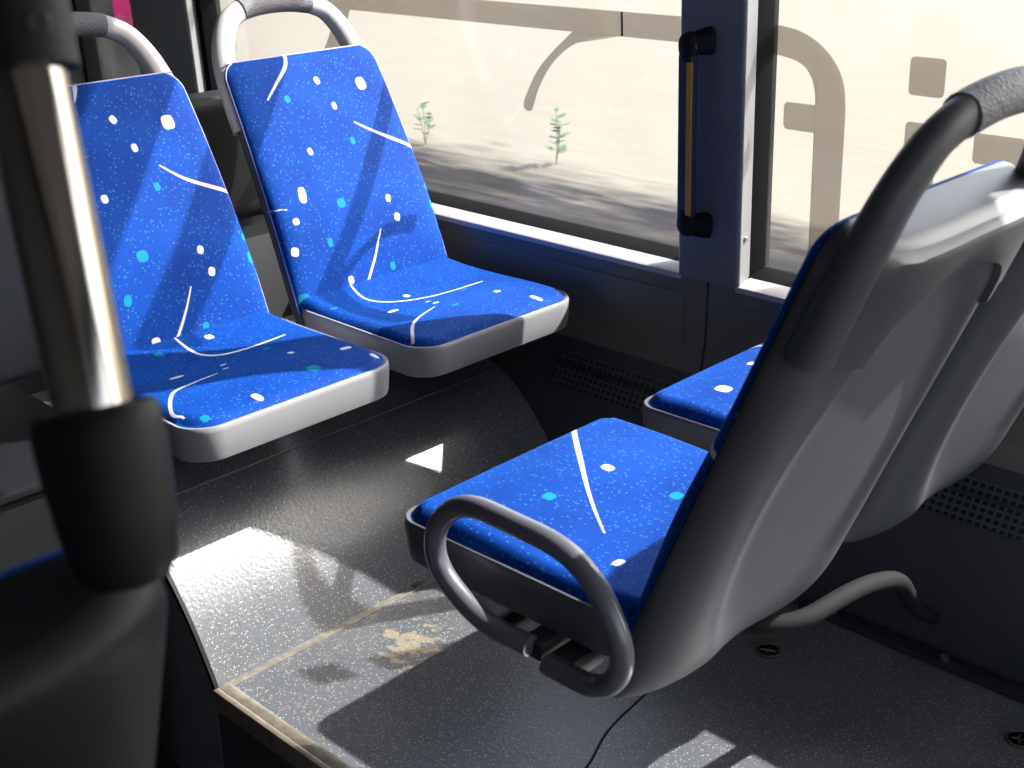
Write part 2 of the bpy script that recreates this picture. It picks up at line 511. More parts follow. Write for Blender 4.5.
# thin welded seam further right
tube_pts = smooth_path([(-1.075, 1.50, .0002), (-1.06, 1.36, .0002), (-1.045, 1.26, .0002), (-1.012, 1.17, .0002), (-.99, 1.05, .0002), (-.985, .935, .0002)], 5)
S(tube('trim_4', tube_pts, .0022, BLACK, rb=.0012, seg=8))
S(tube('trim_5', [(KX, .93, KS), (KX, 1.79, KS)], .0018, TAPE, seg=8))
# raised box the left pair is fixed to
S(prism('wall_seat_riser', [(-2.34, .27), (-2.42, .66), (-3.6, .66), (-3.6, .27)], 1, .95, YW-.08,
        mat('podium_vinyl', lin(34, 35, 40), .5, noise=.08, nscale=30), smooth=False))

# lean of the window zone (top tilts inwards)
LEAN = .035
PIV = Vector((0, YW, .548))
LM = Matrix.Translation(PIV) @ Matrix.Rotation(LEAN, 4, 'X') @ Matrix.Translation(-PIV)
def lean(o):
    o.matrix_world = LM @ o.matrix_world if o.parent is None else o.matrix_world
    return o

# lower lining panels
XS = -1.325
def lining(x0, x1, name):
    bm = bmesh.new()
    prism_bm(bm, [(YW, ZS-.004), (YW, .40), (YW-.004, .37), (YW-.012, .345), (YW-.012, .325), (YW+.08, .325), (YW+.08, ZS-.004)], 0, x0, x1)
    bmesh.ops.bevel(bm, geom=[e for e in bm.edges if abs(e.verts[0].co.x-e.verts[1].co.x) < 1e-4], offset=.002, segments=1, affect='EDGES', clamp_overlap=True)
    return from_bm(name, bm, PANEL, angle=30)
wl = S(lining(XL, XS-.0022, 'wall_window_side'))
wr = S(lining(XS+.0022, XR, 'wall_window_side'))
# raised field pressed into the panel, with a rounded outline
bm = bmesh.new()
box_bm(bm, (-2.60, YW-.0035, .375), (-1.375, YW+.01, .487), .0032, 3)
from_bm('pressed_field', bm, PANEL, wl, angle=30)
bm = bmesh.new()
box_bm(bm, (-1.27, YW-.0035, .375), (-.2, YW+.01, .487), .0032, 3)
from_bm('pressed_field', bm, PANEL, wr, angle=30)

# outer skin: closes the wall down to the floor behind the duct
S(box('wall_outer_skin', (XL, YW+.08, -.30), (XR, YW+.11, ZS), DARKPL))
# cantrail above the windows and the ceiling
S(box('wall_cantrail', (XL, YW-.10, ZT), (XR, YW+.11, 1.98), CEIL, bev=.02))
S(box('ceiling', (XL, YO-.1, 1.95), (XR, YW+.11, 2.0), CEIL))
# opposite side: lining, cantrail and posts around openings, most of them closed by an added panel
S(box('wall_door_side', (XL, YO-.08, -.30), (XR, YO, .50), PANEL))
S(box('wall_door_side_cantrail', (XL, YO-.08, 1.62), (XR, YO+.08, 1.98), CEIL, bev=.02))
S(box('wall_door_side_light_block', (-3.9, YO-.07, .49), (1.6, YO-.005, 1.63), DARKPL, bev=.01))  # unseen panel added to block light and darken the pole's reflections
for k, x in enumerate((-4.5, 2.52)):
    S(box('wall_door_side_post', (x-.05, YO-.07, .49), (x+.05, YO-.005, 1.63), PANEL, bev=.01))
S(box('wall_rear', (XL-.05, YO-.08, -.30), (XL, YW+.11, 2.0), DARKPL))
S(box('wall_front', (XR, YO-.08, -.30), (XR+.05, YW+.11, .35), DARKPL))
S(box('wall_front_header', (XR, YO-.08, 1.75), (XR+.05, YW+.11, 2.0), DARKPL))
S(box('window_5', (XR+.02, YO-.06, .34), (XR+.026, YW+.09, 1.76), GLASS))  # unseen windscreen, opening added to bring sky light onto the seat backs

# heater duct along the foot of the wall
duct = empty('heater_duct', (-1.0, 1.80, 0))
tag(duct, 'long dark heater duct with perforated grille along the foot of the window wall', 'heater')
def to_local(o, par):
    o.parent = par
    o.matrix_parent_inverse = Matrix.Translation(-par.location)
    return o
d = prism('casing', [(YW-.013, .335), (YW-.020, .322), (1.800, .242), (1.7965, .232), (1.7965, .05), (1.7965, .0005), (YW+.02, .0005), (YW+.02, .335)], 0, -3.4, XR-.01, DUCT)
to_local(d, duct)
gy0, gz0, gy1, gz1 = 1.801, .2495, 1.847, .3165
gang = math.atan2(gz1-gz0, gy1-gy0); gl = math.hypot(gy1-gy0, gz1-gz0)
for xa, xb in ((-1.66, -.35), (-.30, 1.2)):
    for y0, y1 in ((0.002, gl*.54), (gl*.62, gl*.93)):
        bm = bmesh.new(); box_bm(bm, (0, y0, 0), (xb-xa, y1, .003), .0008, 1)
        g = from_bm('grille', bm, GRILLE, duct, angle=30)
        g.location = (xa+1.0, gy0-1.80, gz0)
        g.rotation_euler = (gang, 0, 0)
tube_pts = [(-.88, 1.843, .006), (XR-.1, 1.843, .006)]
rail = box('floor_rail', (-1.02, 1.755, .0005), (XR-.1, 1.785, .012), DARKPL, bev=.002)
tag(rail, 'thin dark mounting rail on the floor beside the heater duct behind the seats', 'rail')
for x in (-.96, -.75, -.54):
    to_local(lathe('bolt', [(.008, 0), (.008, .004), (.004, .005), (.004, .002), (0, .002)], SCREW, seg=14, mtx=Matrix.Translation((x, 1.770, .0125))), rail)

# ---- window sills
def sill(x0, x1, name='trim_sill'):
    bm = bmesh.new()
    prism_bm(bm, [(YW-.003, ZS-.012), (YW-.003, ZS-.002), (YW, ZS), (YW+.044, ZS+.0045), (YW+.044, ZS-.012)], 0, x0, x1)
    return S(from_bm(name, bm, SILL, angle=30))
sill(XL, -3.20, 'trim_6'); sill(-3.0, -1.384, 'trim_7'); sill(-1.262, XR, 'trim_8')

# ---- pillars
def pillar(x0, x1, x1b, y1, name, z0=.522):
    """x0,x1 room-side face; x1b = x where the right return meets the gasket"""
    yf = YW-.008
    r = .010
    def arc(cx, cy, a0, a1, n=5):
        return [(cx+r*math.cos(math.radians(a0+(a1-a0)*k/n)), cy+r*math.sin(math.radians(a0+(a1-a0)*k/n))) for k in range(n+1)]
    P = arc(x0+r, yf+r, 180, 270) + arc(x1-r, yf+r, 270, 345) + [(x1b+.003, y1-.012), (x1b, y1), (x0+.018, y1)]
    o = prism(name, P, 2, z0, ZT+.04, PILL)
    return lean(S(o))
pillar(-1.391, -1.2545, -1.2705, YW+.062, 'wall_pillar_centre')
pillar(-3.225, -2.952, -2.987, YW+.062, 'wall_pillar_rear')
pillar(.55, .69, .65, YW+.078, 'wall_pillar_front')
pillar(2.4, 2.58, 2.54, YW+.078, 'wall_pillar_end')
pillar(-4.58, -3.665, -3.64, YW+.078, 'wall_pillar_far_rear')

# ---- windows: gasket, pane, film letters
YG = YW+.082
def window(x0, x1, name):
    root = bpy.data.objects.new(name, None); col.objects.link(root); S(root)
    g = .018
    bm = bmesh.new()
    ya, yb, yc = YG-.040, YG-.003, YG+.012
    # four mitred strips with a sloping inner face
    def ringq(e, y): return [Vector((x0-e, y, ZS+g-.003-e)), Vector((x1+e, y, ZS+g-.003-e)), Vector((x1+e, y, ZT-g+e)), Vector((x0-e, y, ZT-g+e))]
    rs = [[bm.verts.new(p) for p in q] for q in (ringq(.034, yc), ringq(.034, ya), ringq(.012, ya), ringq(.0, yb), ringq(.0, yc))]
    for a, b in zip(rs, rs[1:]+rs[:1]):
        for k in range(4):
            bm.faces.new((a[k], a[(k+1) % 4], b[(k+1) % 4], b[k]))
    from_bm('gasket', bm, RUBBER, root, angle=30)
    p = box('pane', (x0-.01, YG-.002, ZS+.005), (x1+.01, YG+.002, ZT-.005), GLASS, root)
    root.matrix_world = LM
    return root, p
win1, pane1 = window(-2.946, -1.41, 'window_1')
win2, pane2 = window(-1.256, .52, 'window_2')
win3, pane3 = window(-3.60, -3.24, 'window_3')
win4, pane4 = window(.72, 2.37, 'window_4')

# film letters stuck to the outside of the panes; coordinates in metres on the pane
DY0, DY1 = YG+.0022, YG+.0032
def stroke(pts, width, n=8, taper=None, closed_caps=True):
    """2-D outline of a thick smooth stroke with rounded ends"""
    P = smooth_path([(p[0], 0, p[1]) for p in pts], n) if len(pts) > 2 else [Vector((p[0], 0, p[1])) for p in pts]
    Lp, Rp = [], []
    for i, p in enumerate(P):
        t = (P[min(i+1, len(P)-1)]-P[max(i-1, 0)]).normalized()
        nrm = Vector((-t.z, 0, t.x))*width/2
        Lp.append(p+nrm); Rp.append(p-nrm)
    out = [(q.x, q.z) for q in Lp]
    t = (P[-1]-P[-2]).normalized()
    if closed_caps:
        a0 = math.atan2(Lp[-1].z-P[-1].z, Lp[-1].x-P[-1].x)
        out += [(P[-1].x+width/2*math.cos(a0-math.pi*k/8), P[-1].z+width/2*math.sin(a0-math.pi*k/8)) for k in range(1, 8)]
    out += [(q.x, q.z) for q in Rp[::-1]]
    return out
def rrect(x0, x1, z0, z1, r):
    out = []
    for cx, cz, a in ((x1-r, z1-r, 0), (x0+r, z1-r, 90), (x0+r, z0+r, 180), (x1-r, z0+r, 270)):
        out += [(cx+r*math.cos(math.radians(a+90*k/6)), cz+r*math.sin(math.radians(a+90*k/6))) for k in range(7)]
    return out
def strip_bm(bm, pts, width):
    pass
def decal(win, polys, name='film_lettering'):
    bm = bmesh.new()
    for i, P in enumerate(polys):
        prism_bm(bm, P, 1, DY0, DY1)
    bmesh.ops.triangulate(bm, faces=[f for f in bm.faces if len(f.verts) > 4])
    o = from_bm(name, bm, DECAL, win, smooth=False)
    return o

def band_poly(outer, inner, n=6):
    a = smooth_path([(p[0], 0, p[1]) for p in outer], n)
    b = smooth_path([(p[0], 0, p[1]) for p in inner], n)
    return [(q.x, q.z) for q in a] + [(q.x, q.z) for q in b[::-1]]
tail = band_poly([(-1.7196, .9296), (-1.773, .888), (-1.8177, .8453), (-1.8509, .7945), (-1.8611, .7720), (-1.8560, .7625), (-1.8467, .7595), (-1.8380, .7625)],
                 [(-1.5975, .9296), (-1.6602, .9233), (-1.7205, .9034), (-1.7747, .8648), (-1.8137, .8141), (-1.8335, .7700)])
bm = bmesh.new(); box_bm(bm, (-1.5972, DY0-.0002, .9295), (-1.5930, DY1, .9748))
from_bm('film_joint', bm, RUBBER, win1, smooth=False)
decal(win1, [[(-2.955, .929), (-1.5972, .929), (-1.5972, .975), (-2.955, .975)],
             [(-1.5930, .929), (-1.43, .929), (-1.43, .975), (-1.5930, .975)], tail,
             rrect(-2.30, -1.43, 1.255, 1.385, .03), rrect(-2.30, -1.43, 1.51, 1.71, .03),  # two bars above the view, added to shade the left seat backs
             band_poly([(-2.455, .9295), (-2.490, .866), (-2.523, .825), (-2.575, .800)], [(-2.405, .9295), (-2.447, .850), (-2.495, .790), (-2.555, .760)])])
f_letter = band_poly([(-1.268, .9755), (-1.207, .967), (-1.157, .941), (-1.124, .901), (-1.113, .853), (-1.112, .777), (-1.1115, .550)],
                     [(-1.268, .926), (-1.214, .918), (-1.184, .898), (-1.170, .855), (-1.1695, .786), (-1.169, .550)])
cross = [(-1.1705, .846)] + rrect(-1.232, -1.16, .7985, .846, .009)[7:21] + [(-1.1705, .7985)]
decal(win2, [f_letter, cross, rrect(-1.001, -.940, .882, .943, .008),
             [(-.945, .550)] + rrect(-1.001, -.945, .550, .839, .008)[:14] + [(-1.001, .550)],
             rrect(-.883, -.800, .787, .835, .008)])
# magenta sticker in the rear window
bm = bmesh.new(); prism_bm(bm, rrect(-3.467, -3.357, .766, .905, .014), 1, YG-.0036, YG-.0022)
stk = from_bm('sticker', bm, PINK, win3, smooth=False)
cu = bpy.data.curves.new('sticker_text', 'FONT'); cu.body = '\u00e0 bient\u00f4t'; cu.size = .031; cu.extrude = .0003; cu.align_x = 'CENTER'; cu.space_character = .92
to_ = bpy.data.objects.new('tmp_text', cu); col.objects.link(to_)
bpy.context.view_layer.update()
me = bpy.data.meshes.new_from_object(to_.evaluated_get(bpy.context.evaluated_depsgraph_get()))
bpy.data.objects.remove(to_)
me.transform(Matrix.Translation((-3.412, YG-.0042, .838)) @ Matrix.Rotation(math.pi/2, 4, 'X'))
link('sticker_text', me, WHITEINK, stk, smooth=False)

# ------------------------------------------------------------------ grab handle on the centre pillar
gh = empty('grab_bar', (-1.345, YW-.03, .62))
tag(gh, 'dark vertical grab bar with an ochre strip fixed to the pillar between the windows', 'grab bar')
def loc(o, par): return to_local(o, par)
def end_cap(zc, sgn):
    bm = bmesh.new()
    bmesh.ops.create_uvsphere(bm, u_segments=20, v_segments=12, radius=1)
    for v in bm.verts:
        c = v.co
        k = 1.0 if c.z*sgn > 0 else 1.7
        v.co = Vector((-1.3495+c.x*.0195, YW-.037+c.y*.016, zc+c.z*.022*k))
    # stub that reaches the pillar
    pth = [Vector((-1.344, YW-.034, zc)), Vector((-1.333, YW-.020, zc+.003*sgn)), Vector((-1.324, YW-.005, zc+.004*sgn))]
    tube_bm(bm, pth, .013, .019, seg=14, scale=lambda t: 1+.35*t)
    return from_bm('end_mount', bm, BLACK, None, True, 60)
loc(end_cap(.950, 1), gh); loc(end_cap(.632, -1), gh)
loc(box('bar', (-1.366, YW-.047, .645), (-1.333, YW-.030, .935), DARKPL, bev=.006, segs=3), gh)
loc(box('ochre_strip', (-1.3455, YW-.0490, .652), (-1.3345, YW-.0455, .922), YELLOW, bev=.0012), gh)
gh.rotation_euler = (LEAN, 0, 0)
# screw in the pillar return
sc_ = lathe('pillar_screw', [(.0055, 0), (.0055, .0015), (.004, .003), (.0022, .003), (.0018, .0012), (0, .001)], SCREW, seg=16,
            mtx=Matrix.Translation((-1.2585, YW+.016, .609)) @ Matrix.Rotation(math.radians(88), 4, 'Y'))
tag(sc_, 'small round metal screw low on the lit side face of the centre pillar', 'screw')

# ------------------------------------------------------------------ seats
KU = [.35, .25]
def U(h): return -(KU[0]*h + KU[1]*h*h) if h > 0 else -(.35*h)
def dU(h): return -(KU[0] + 2*KU[1]*h) if h > 0 else -.35
BW, BH, RC = .201, .445, .034           # half width, height and corner radius of the backrest

def seg_sdf(px, py, pts, wfun):
    """distance to a tapering polyline"""
    d = np.full(px.shape, 9.0)
    n = len(pts)-1
    for i in range(n):
        ax, ay = pts[i]; bx, by = pts[i+1]
        vx, vy = bx-ax, by-ay; L2 = vx*vx+vy*vy+1e-12
        t = np.clip(((px-ax)*vx+(py-ay)*vy)/L2, 0, 1)
        dd = np.hypot(px-ax-t*vx, py-ay-t*vy) - wfun((i+t)/n)
        d = np.minimum(d, dd)
    return d
def fine(pts, n=6):
    return [(q.x, q.y) for q in smooth_path([(p[0], p[1], 0) for p in pts], n)]
def mark_fields(px, py, marks):
    W = np.full(px.shape, 1.0); C = np.full(px.shape, 1.0)
    for mk in marks:
        k = mk[0]
        if k == 'arc':        # white stroke, thin at the ends chosen by mk[2]
            mode = mk[2] if len(mk) > 2 else 'b'
            wmax = mk[3] if len(mk) > 3 else .0028
            fn = {'b': lambda t: .0013+(wmax-.0013)*np.clip(4*t*(1-t), 0, 1)**.6,
                  'e': lambda t: .0013+(wmax-.0013)*np.clip(t*1.6, 0, 1),
                  's': lambda t: .0013+(wmax-.0013)*np.clip((1-t)*1.6, 0, 1)}[mode]
            W = np.minimum(W, seg_sdf(px, py, fine(mk[1]), fn))
        else:
            x, y = mk[1]; rx, ry = mk[2]; rot = math.radians(mk[3] if len(mk) > 3 else 0)
            dx, dy = px-x, py-y
            a = dx*math.cos(rot)+dy*math.sin(rot); b = -dx*math.sin(rot)+dy*math.cos(rot)
            e = (np.abs(a/rx)**3+np.abs(b/ry)**3)**(1/3)
            dd = (e-1)*min(rx, ry)
            if k == 'w': W = np.minimum(W, dd)
            else: C = np.minimum(C, dd)
    return W, C
def set_marks(me, px, py, marks):
    W, C = mark_fields(np.array(px), np.array(py), marks)
    for nme, arr in (('white_marks', W), ('cyan_marks', C)):
        a = me.attributes.new(nme, 'FLOAT', 'POINT')
        a.data.foreach_set('value', np.clip(arr, -.02, .02).astype(np.float32))

def half_w(h):
    W, H, r = BW, BH, RC
    W = W-.016*max(0, h/H)**1.5
    if h <= H-r: return W
    q = min(1, (h-(H-r))/r)
    return W-r + r*math.sqrt(max(0, 1-q*q))
def rows_back(h0, n):
    H, r = BH, RC
    hs = [h0+(H-r-h0)*i/n for i in range(n)]
    hs += [H-r + r*math.sin(math.pi/2*k/14) for k in range(15)]
    return hs

def grid_mesh(name, rows):
    """rows: list of lists of coordinates"""
    nv = len(rows[0]); verts = [tuple(p) for r in rows for p in r]; faces = []
    for i in range(len(rows)-1):
        for j in range(nv-1):
            a = i*nv+j
            faces.append((a, a+1, a+nv+1, a+nv))
    me = bpy.data.meshes.new(name); me.from_pydata(verts, [], faces)
    return me

def back_fabric(marks, parent, z0):
    nx = 140; hs = rows_back(-.012, 150)
    rows, px, py = [], [], []
    for h in hs:
        hw = half_w(h)+.0015; r = []
        for j in range(nx+1):
            s = -1+2*j/nx; s = math.sin(s*math.pi/2*.999)/math.sin(math.pi/2*.999)*.35+s*.65
            v = s*hw
            edge = (1-min(1, abs(s))**14)**.5
            tope = max(0., 1-((max(h-(BH-.03), 0))/.03)**2)**.5
            puff = .009*edge*tope + .006*math.cos(v/.2*math.pi/2)*math.sin(math.pi*max(0, min(1, h/BH)))
            lumb = .007*math.exp(-((h-.14)/.09)**2)
            d = -.003+.006*edge*(.2+.8*tope)+puff+lumb*edge
            k = dU(h); nrm = Vector((1, 0, -k)).normalized()
            r.append((U(h)+nrm.x*d, v, z0+h+nrm.z*d)); px.append(v); py.append(h)
        rows.append(r)
    me = grid_mesh('backrest', rows)
    set_marks(me, px, py, marks)
    o = link('backrest', me, FABRIC, parent)
    return o

PD, PW, PR = .372, .211, .058            # pan depth, half width, front corner radius
def pan_half(u):
    q = u-(PD-PR)
    base = PW - .004*(1-u/PD)
    return base if q <= 0 else base-PR+math.sqrt(max(0, PR*PR-q*q))
def cushion(marks, parent, z0, puffy=.010):
    nu = 150; nx = 140; rows, px, py = [], [], []
    us = [-.004+(PD-PR+.004)*i/nu for i in range(nu)]
    us = [u for u in us if u < PD-PR-.0008] + [PD-PR + (PR-.006)*math.sin(math.pi/2*k/22) for k in range(23)]
    for u in us:
        hw = max(.002, pan_half(min(u*(PD/(PD-.006)), PD))-.006); r = []
        for j in range(nx+1):
            s = -1+2*j/nx; s = math.sin(s*math.pi/2*.999)*.4+s*.6
            v = s*hw
            de = min(hw-abs(v), PD-.006-u) ; de = max(0, de)
            if u > PD-PR and abs(v) > PW-.006-PR:
                de = max(0, (PR-.006)-math.hypot(u-(PD-PR), abs(v)-(PW-PR-.006))) if math.hypot(u-(PD-PR), abs(v)-(PW-PR-.006)) > 0 else de
            ed = 1-(1-min(1, de/.024))**2.4
            wave = .009*math.exp(-((u-.27)/.07)**2)*math.exp(-(v/.16)**2) - .007*math.exp(-((u-.13)/.07)**2)*math.exp(-(v/.13)**2)
            z = z0+.003+puffy*ed + wave*ed + .006*ed*math.exp(-((u)/.05)**2)
            r.append((u, v, z)); px.append(u); py.append(v)
        rows.append(r)
    me = grid_mesh('seat_cushion', rows)
    set_marks(me, px, py, marks)
    o = link('seat_cushion', me, FABRIC, parent)
    return o

def pan(parent, z0, material, depth=.056):
    """moulded pan: rim wall around the cushion, closed underneath"""
    bm = bmesh.new()
    out = []
    N = 12
    out.append((-.004, -PW+.022))
    for k in range(8): out.append((-.004+(PD-PR+.004)*(k+1)/8, -pan_half(max(0, (PD-PR)*(k+1)/8))))
    for k in range(1, N+1):
        a = math.pi/2*k/N
        out.append((PD-PR+PR*math.sin(a), -(PW-PR+PR*math.cos(a))))
    for k in range(1, 9): out.append((PD, -(PW-PR)+2*(PW-PR)*k/8))
    for k in range(1, N+1):
        a = math.pi/2*(1-k/N)
        out.append((PD-PR+PR*math.sin(a), (PW-PR+PR*math.cos(a))))
    for k in range(7): out.append((-.004+(PD-PR+.004)*(7-k)/8, pan_half(max(0, (PD-PR)*(7-k)/8))))
    out.append((-.004, PW-.022))
    def ring(off, z):
        r = []
        n = len(out)
        for i, p in enumerate(out):
            a = out[max(i-1, 0)]; b = out[min(i+1, n-1)]
            tx, ty = b[0]-a[0], b[1]-a[1]; l = math.hypot(tx, ty)
            nx_, ny_ = ty/l, -tx/l
            r.append(bm.verts.new((p[0]+nx_*off, p[1]+ny_*off, z)))
        return r
    rings = [ring(-.012, z0+.000), ring(-.006, z0+.0035), ring(-.002, z0+.0035), ring(0, z0+.001), ring(.001, z0-.006), ring(-.002, z0-depth+.008), ring(-.004, z0-depth+.002), ring(-.010, z0-depth), ring(-.035, z0-depth+.001)]
    for a, b in zip(rings[:-1], rings[1:]):
        for i in range(len(a)-1):
            bm.faces.new((a[i], a[i+1], b[i+1], b[i]))
        bm.faces.new((a[-1], a[0], b[0], b[-1]))
    bm.faces.new(rings[-1]); bm.faces.new(rings[0][::-1])
    return from_bm('seat_pan', bm, material, parent, True, 50)

def shell_T(s, h, T=.052):
    a = min(1, abs(s))
    prof = (1-a**4.5)**.5
    # shallow dish pressed in the middle of the rear face
    dx = a/.72; dh = (h-.17)/.26
    q = dx*dx+dh*dh
    dish = .015/(1+math.exp((q-1)*10))
    top_round = max(0., 1-(max(h-(BH-.016), 0)/.0175)**2.5)**.5
    return .012*max(top_round, .3)+(T*prof - dish*prof)*(.55+.45*top_round)
HB = -.092
def shell_point(s, h, extra=0.):
    hh = max(h, HB)
    k = dU(hh); n = Vector((-1, 0, k)).normalized()
    T = shell_T(s, hh)+extra
    if h < .03:   # lower end rolls under
        q = min(1, (.03-h)/(.03-HB))
        T *= math.sqrt(max(0, 1-(q**3.5)*.75))
    base = Vector((U(hh), s*half_w(hh), hh))
    return base + n*T
def back_shell(parent, z0, material):
    nx = 64; hs = [HB+(BH-RC-HB)*i/72 for i in range(72)] + [BH-RC + RC*math.sin(math.pi/2*k/14) for k in range(15)]
    bm = bmesh.new(); F_, B_ = [], []
    for h in hs:
        hw = half_w(h)
        if h < 0: hw = BW - .004*(h/HB)**2
        fr, br = [], []
        for j in range(nx+1):
            s = math.sin((-1+2*j/nx)*math.pi/2)*.5 + (-1+2*j/nx)*.5
            base = Vector((U(h), s*hw, h)); n = Vector((1, 0, -dU(h))).normalized()
            base.y *= .985
            fr.append(bm.verts.new((base - n*.002) + Vector((0, 0, z0))))
            p = shell_point(s, h); p.y = s*hw
            br.append(bm.verts.new(p + Vector((0, 0, z0))))
        F_.append(fr); B_.append(br)
    for i in range(len(hs)-1):
        for j in range(nx):
            bm.faces.new((F_[i][j], F_[i][j+1], F_[i+1][j+1], F_[i+1][j]))
            bm.faces.new((B_[i][j], B_[i+1][j], B_[i+1][j+1], B_[i][j+1]))
        bm.faces.new((F_[i][0], F_[i+1][0], B_[i+1][0], B_[i][0]))
        bm.faces.new((F_[i][nx], B_[i][nx], B_[i+1][nx], F_[i+1][nx]))
    for j in range(nx):
        bm.faces.new((F_[0][j], B_[0][j], B_[0][j+1], F_[0][j+1]))
        bm.faces.new((F_[-1][j], F_[-1][j+1], B_[-1][j+1], B_[-1][j]))
    return from_bm('backrest_shell', bm, material, parent, True, 50)

def yoke(parent, z0, material):
    """moulded plate wrapping the upper rear of the shell, arch cut out below; carries the hoop"""
    nx = 56; nh = 22; bm = bmesh.new(); O, I = [], []
    def low(s):
        a = abs(s); b = BH-.125
        if a > .66: return b+.008*(a-.66)/.3
        return b+.070*(max(0, 1-(a/.66)**3.6))**.5
    for j in range(nx+1):
        s = (-1+2*j/nx)*.925
        l = low(s); o_, i_ = [], []
        for i in range(nh+1):
            h = l+(BH-.006-l)*i/nh
            e = .0080 if 0 < i < nh and 0 < j < nx else .001
            p = shell_point(s, h, e); q = shell_point(s, h, -.006)
            o_.append(bm.verts.new(p+Vector((0, 0, z0)))); i_.append(bm.verts.new(q+Vector((0, 0, z0))))
        O.append(o_); I.append(i_)
    for j in range(nx):
        for i in range(nh):
            bm.faces.new((O[j][i], O[j][i+1], O[j+1][i+1], O[j+1][i]))
            bm.faces.new((I[j][i], I[j+1][i], I[j+1][i+1], I[j][i+1]))
        bm.faces.new((O[j][0], O[j+1][0], I[j+1][0], I[j][0]))
        bm.faces.new((O[j][nh], I[j][nh], I[j+1][nh], O[j+1][nh]))
    for i in range(nh):
        bm.faces.new((O[0][i], I[0][i], I[0][i+1], O[0][i+1]))
        bm.faces.new((O[nx][i], O[nx][i+1], I[nx][i+1], I[nx][i]))
    return from_bm('handle_plate', bm, material, parent, True, 45)

def hoop_point(v, h, back=None):
    back = (.034 if BH > .46 else .022) if back is None else back
    hh = h; n = Vector((-1, 0, dU(min(hh, BH)))).normalized()
    u = U(BH)+dU(BH)*.8*(h-BH) if h > BH else U(h)
    return Vector((u, v, h)) + n*back
def hoop(parent, z0, arm_m, m_grip, k=1.0):
    root = None
    up = Vector((1, 0, .45)).normalized()
    c = [(-v_, BH+h_) for v_, h_ in ((.172, -.115), (.171, -.05), (.164, .005), (.148, .048), (.122, .082), (.084, .100))]
    def P(pts, f=1): return smooth_path([hoop_point(f*v*k, h)+Vector((0, 0, z0)) for v, h in pts], 6)
    fl_ = lambda t: 1.30-.36*min(1, t*1.2)
    h_ = tube('handle_arm', P(c), .0225*k, arm_m, parent, rb=.0175, up=up, seg=18, scale=fl_)
    tube('handle_arm', P(c, -1), .0225*k, arm_m, parent, rb=.0175, up=up, seg=18, scale=fl_)
    g = [(-.087, BH+.0995), (-.045, BH+.106), (0, BH+.108), (.045, BH+.106), (.087, BH+.0995)]
    bm = bmesh.new(); tube_bm(bm, P(g), .0215, .0195, up=up, seg=18)
    from_bm('handle_grip', bm, m_grip, parent, True, 60)
    return h_

GRIP = mat('knurled_handle_grip', lin(104, 104, 110), .6)
_nt = GRIP.node_tree
_v = _nt.nodes.new('ShaderNodeTexVoronoi'); _v.inputs['Scale'].default_value = 330
_t = _nt.nodes.new('ShaderNodeTexCoord'); _nt.links.new(_t.outputs['Object'], _v.inputs['Vector'])
_b = _nt.nodes.new('ShaderNodeBump'); _b.inputs['Distance'].default_value = .0015; _b.inputs['Strength'].default_value = .9
_nt.links.new(_v.outputs['Distance'], _b.inputs['Height']); _nt.links.new(_b.outputs[0], _nt.nodes['Principled BSDF'].inputs['Normal'])

def make_seat(label, x, y, z0, face, back_marks, cush_marks, group, puffy=.010, rim=None, arm=None, grip=None, with_yoke=True, rz=None, shell_m=None):
    root = empty('bus_seat', (x, y, 0), (0 if face > 0 else math.pi) if rz is None else rz)
    tag(root, label, 'seat', group)
    shell_m = shell_m or SHELL
    pan(root, z0, rim or shell_m)
    cushion(cush_marks, root, z0, puffy)
    sh = back_shell(root, z0, shell_m)
    bf = back_fabric(back_marks, root, z0)
    # pale welt around the edge of the backrest fabric
    pth = []
    hs = [-.01, .06, .14, .22, .30, .36] + [BH-RC+RC*math.sin(math.radians(a)) for a in (0, 20, 40, 60, 75, 88)]
    left = [(-half_w(h), h) for h in hs]; right = [(half_w(h), h) for h in hs[::-1]]
    pts = []
    for v, h in left+right:
        n = Vector((1, 0, -dU(h))).normalized()
        pts.append(Vector((U(h), v, h+z0))+n*.001)
    if face > 0: tube('piping', smooth_path(pts, 4), .0016, PIPING, bf, seg=8)
    if with_yoke: yoke(root, z0, arm or YOKE)
    if with_yoke: hoop(root, z0, arm or YOKE, grip or GRIP, .98 if face > 0 else 1.0)
    return root

AR = 'arc'
FLb = [(AR, [(-.0351, .4440), (-.0527, .42), (-.0859, .395), (-.1213, .3682)], 's', .0034), ('w', (.0094, .3882), (.0062, .0072), 20), ('w', (.1151, .3703), (.0118, .0118), 5),
       ('w', (.027, .3378), (.0055, .0068)), ('w', (-.0704, .2651), (.0055, .0068), 15),
       (AR, [(.0598, .3027), (.0911, .2845), (.1425, .259), (.197, .2345)], 'e', .0032), ('c', (-.0764, .3638), (.0066, .0066), 20), ('c', (.0392, .269), (.0060, .0070), 10),
       ('w', (-.1246, .1925), (.0085, .0145), -12), ('w', (.0756, .151), (.0062, .0072), -20), ('w', (.0847, .1128), (.0070, .0078), -20), ('w', (-.1582, .1498), (.0070, .0060)),
       ('w', (-.1794, .0985), (.0080, .0082), -20), ('w', (-.0683, .0219), (.0065, .0078)),
       ('c', (-.0429, .1628), (.0098, .0088)), ('c', (-.0956, .0989), (.0060, .0085)), ('c', (.0431, .0259), (.0065, .0080)), ('c', (-.1859, .0083), (.0130, .0140)),
       ('c', (.1965, .120), (.0110, .0100)), ('c', (.1945, .1559), (.0060, .0070)),
       (AR, [(.0342, .0986), (.0180, .0740), (.0057, .0542), (-.0150, .0270), (-.030, .008)], 'e', .0026), (AR, [(-.2055, .1805), (-.1693, .1745)], 'b', .0012)]
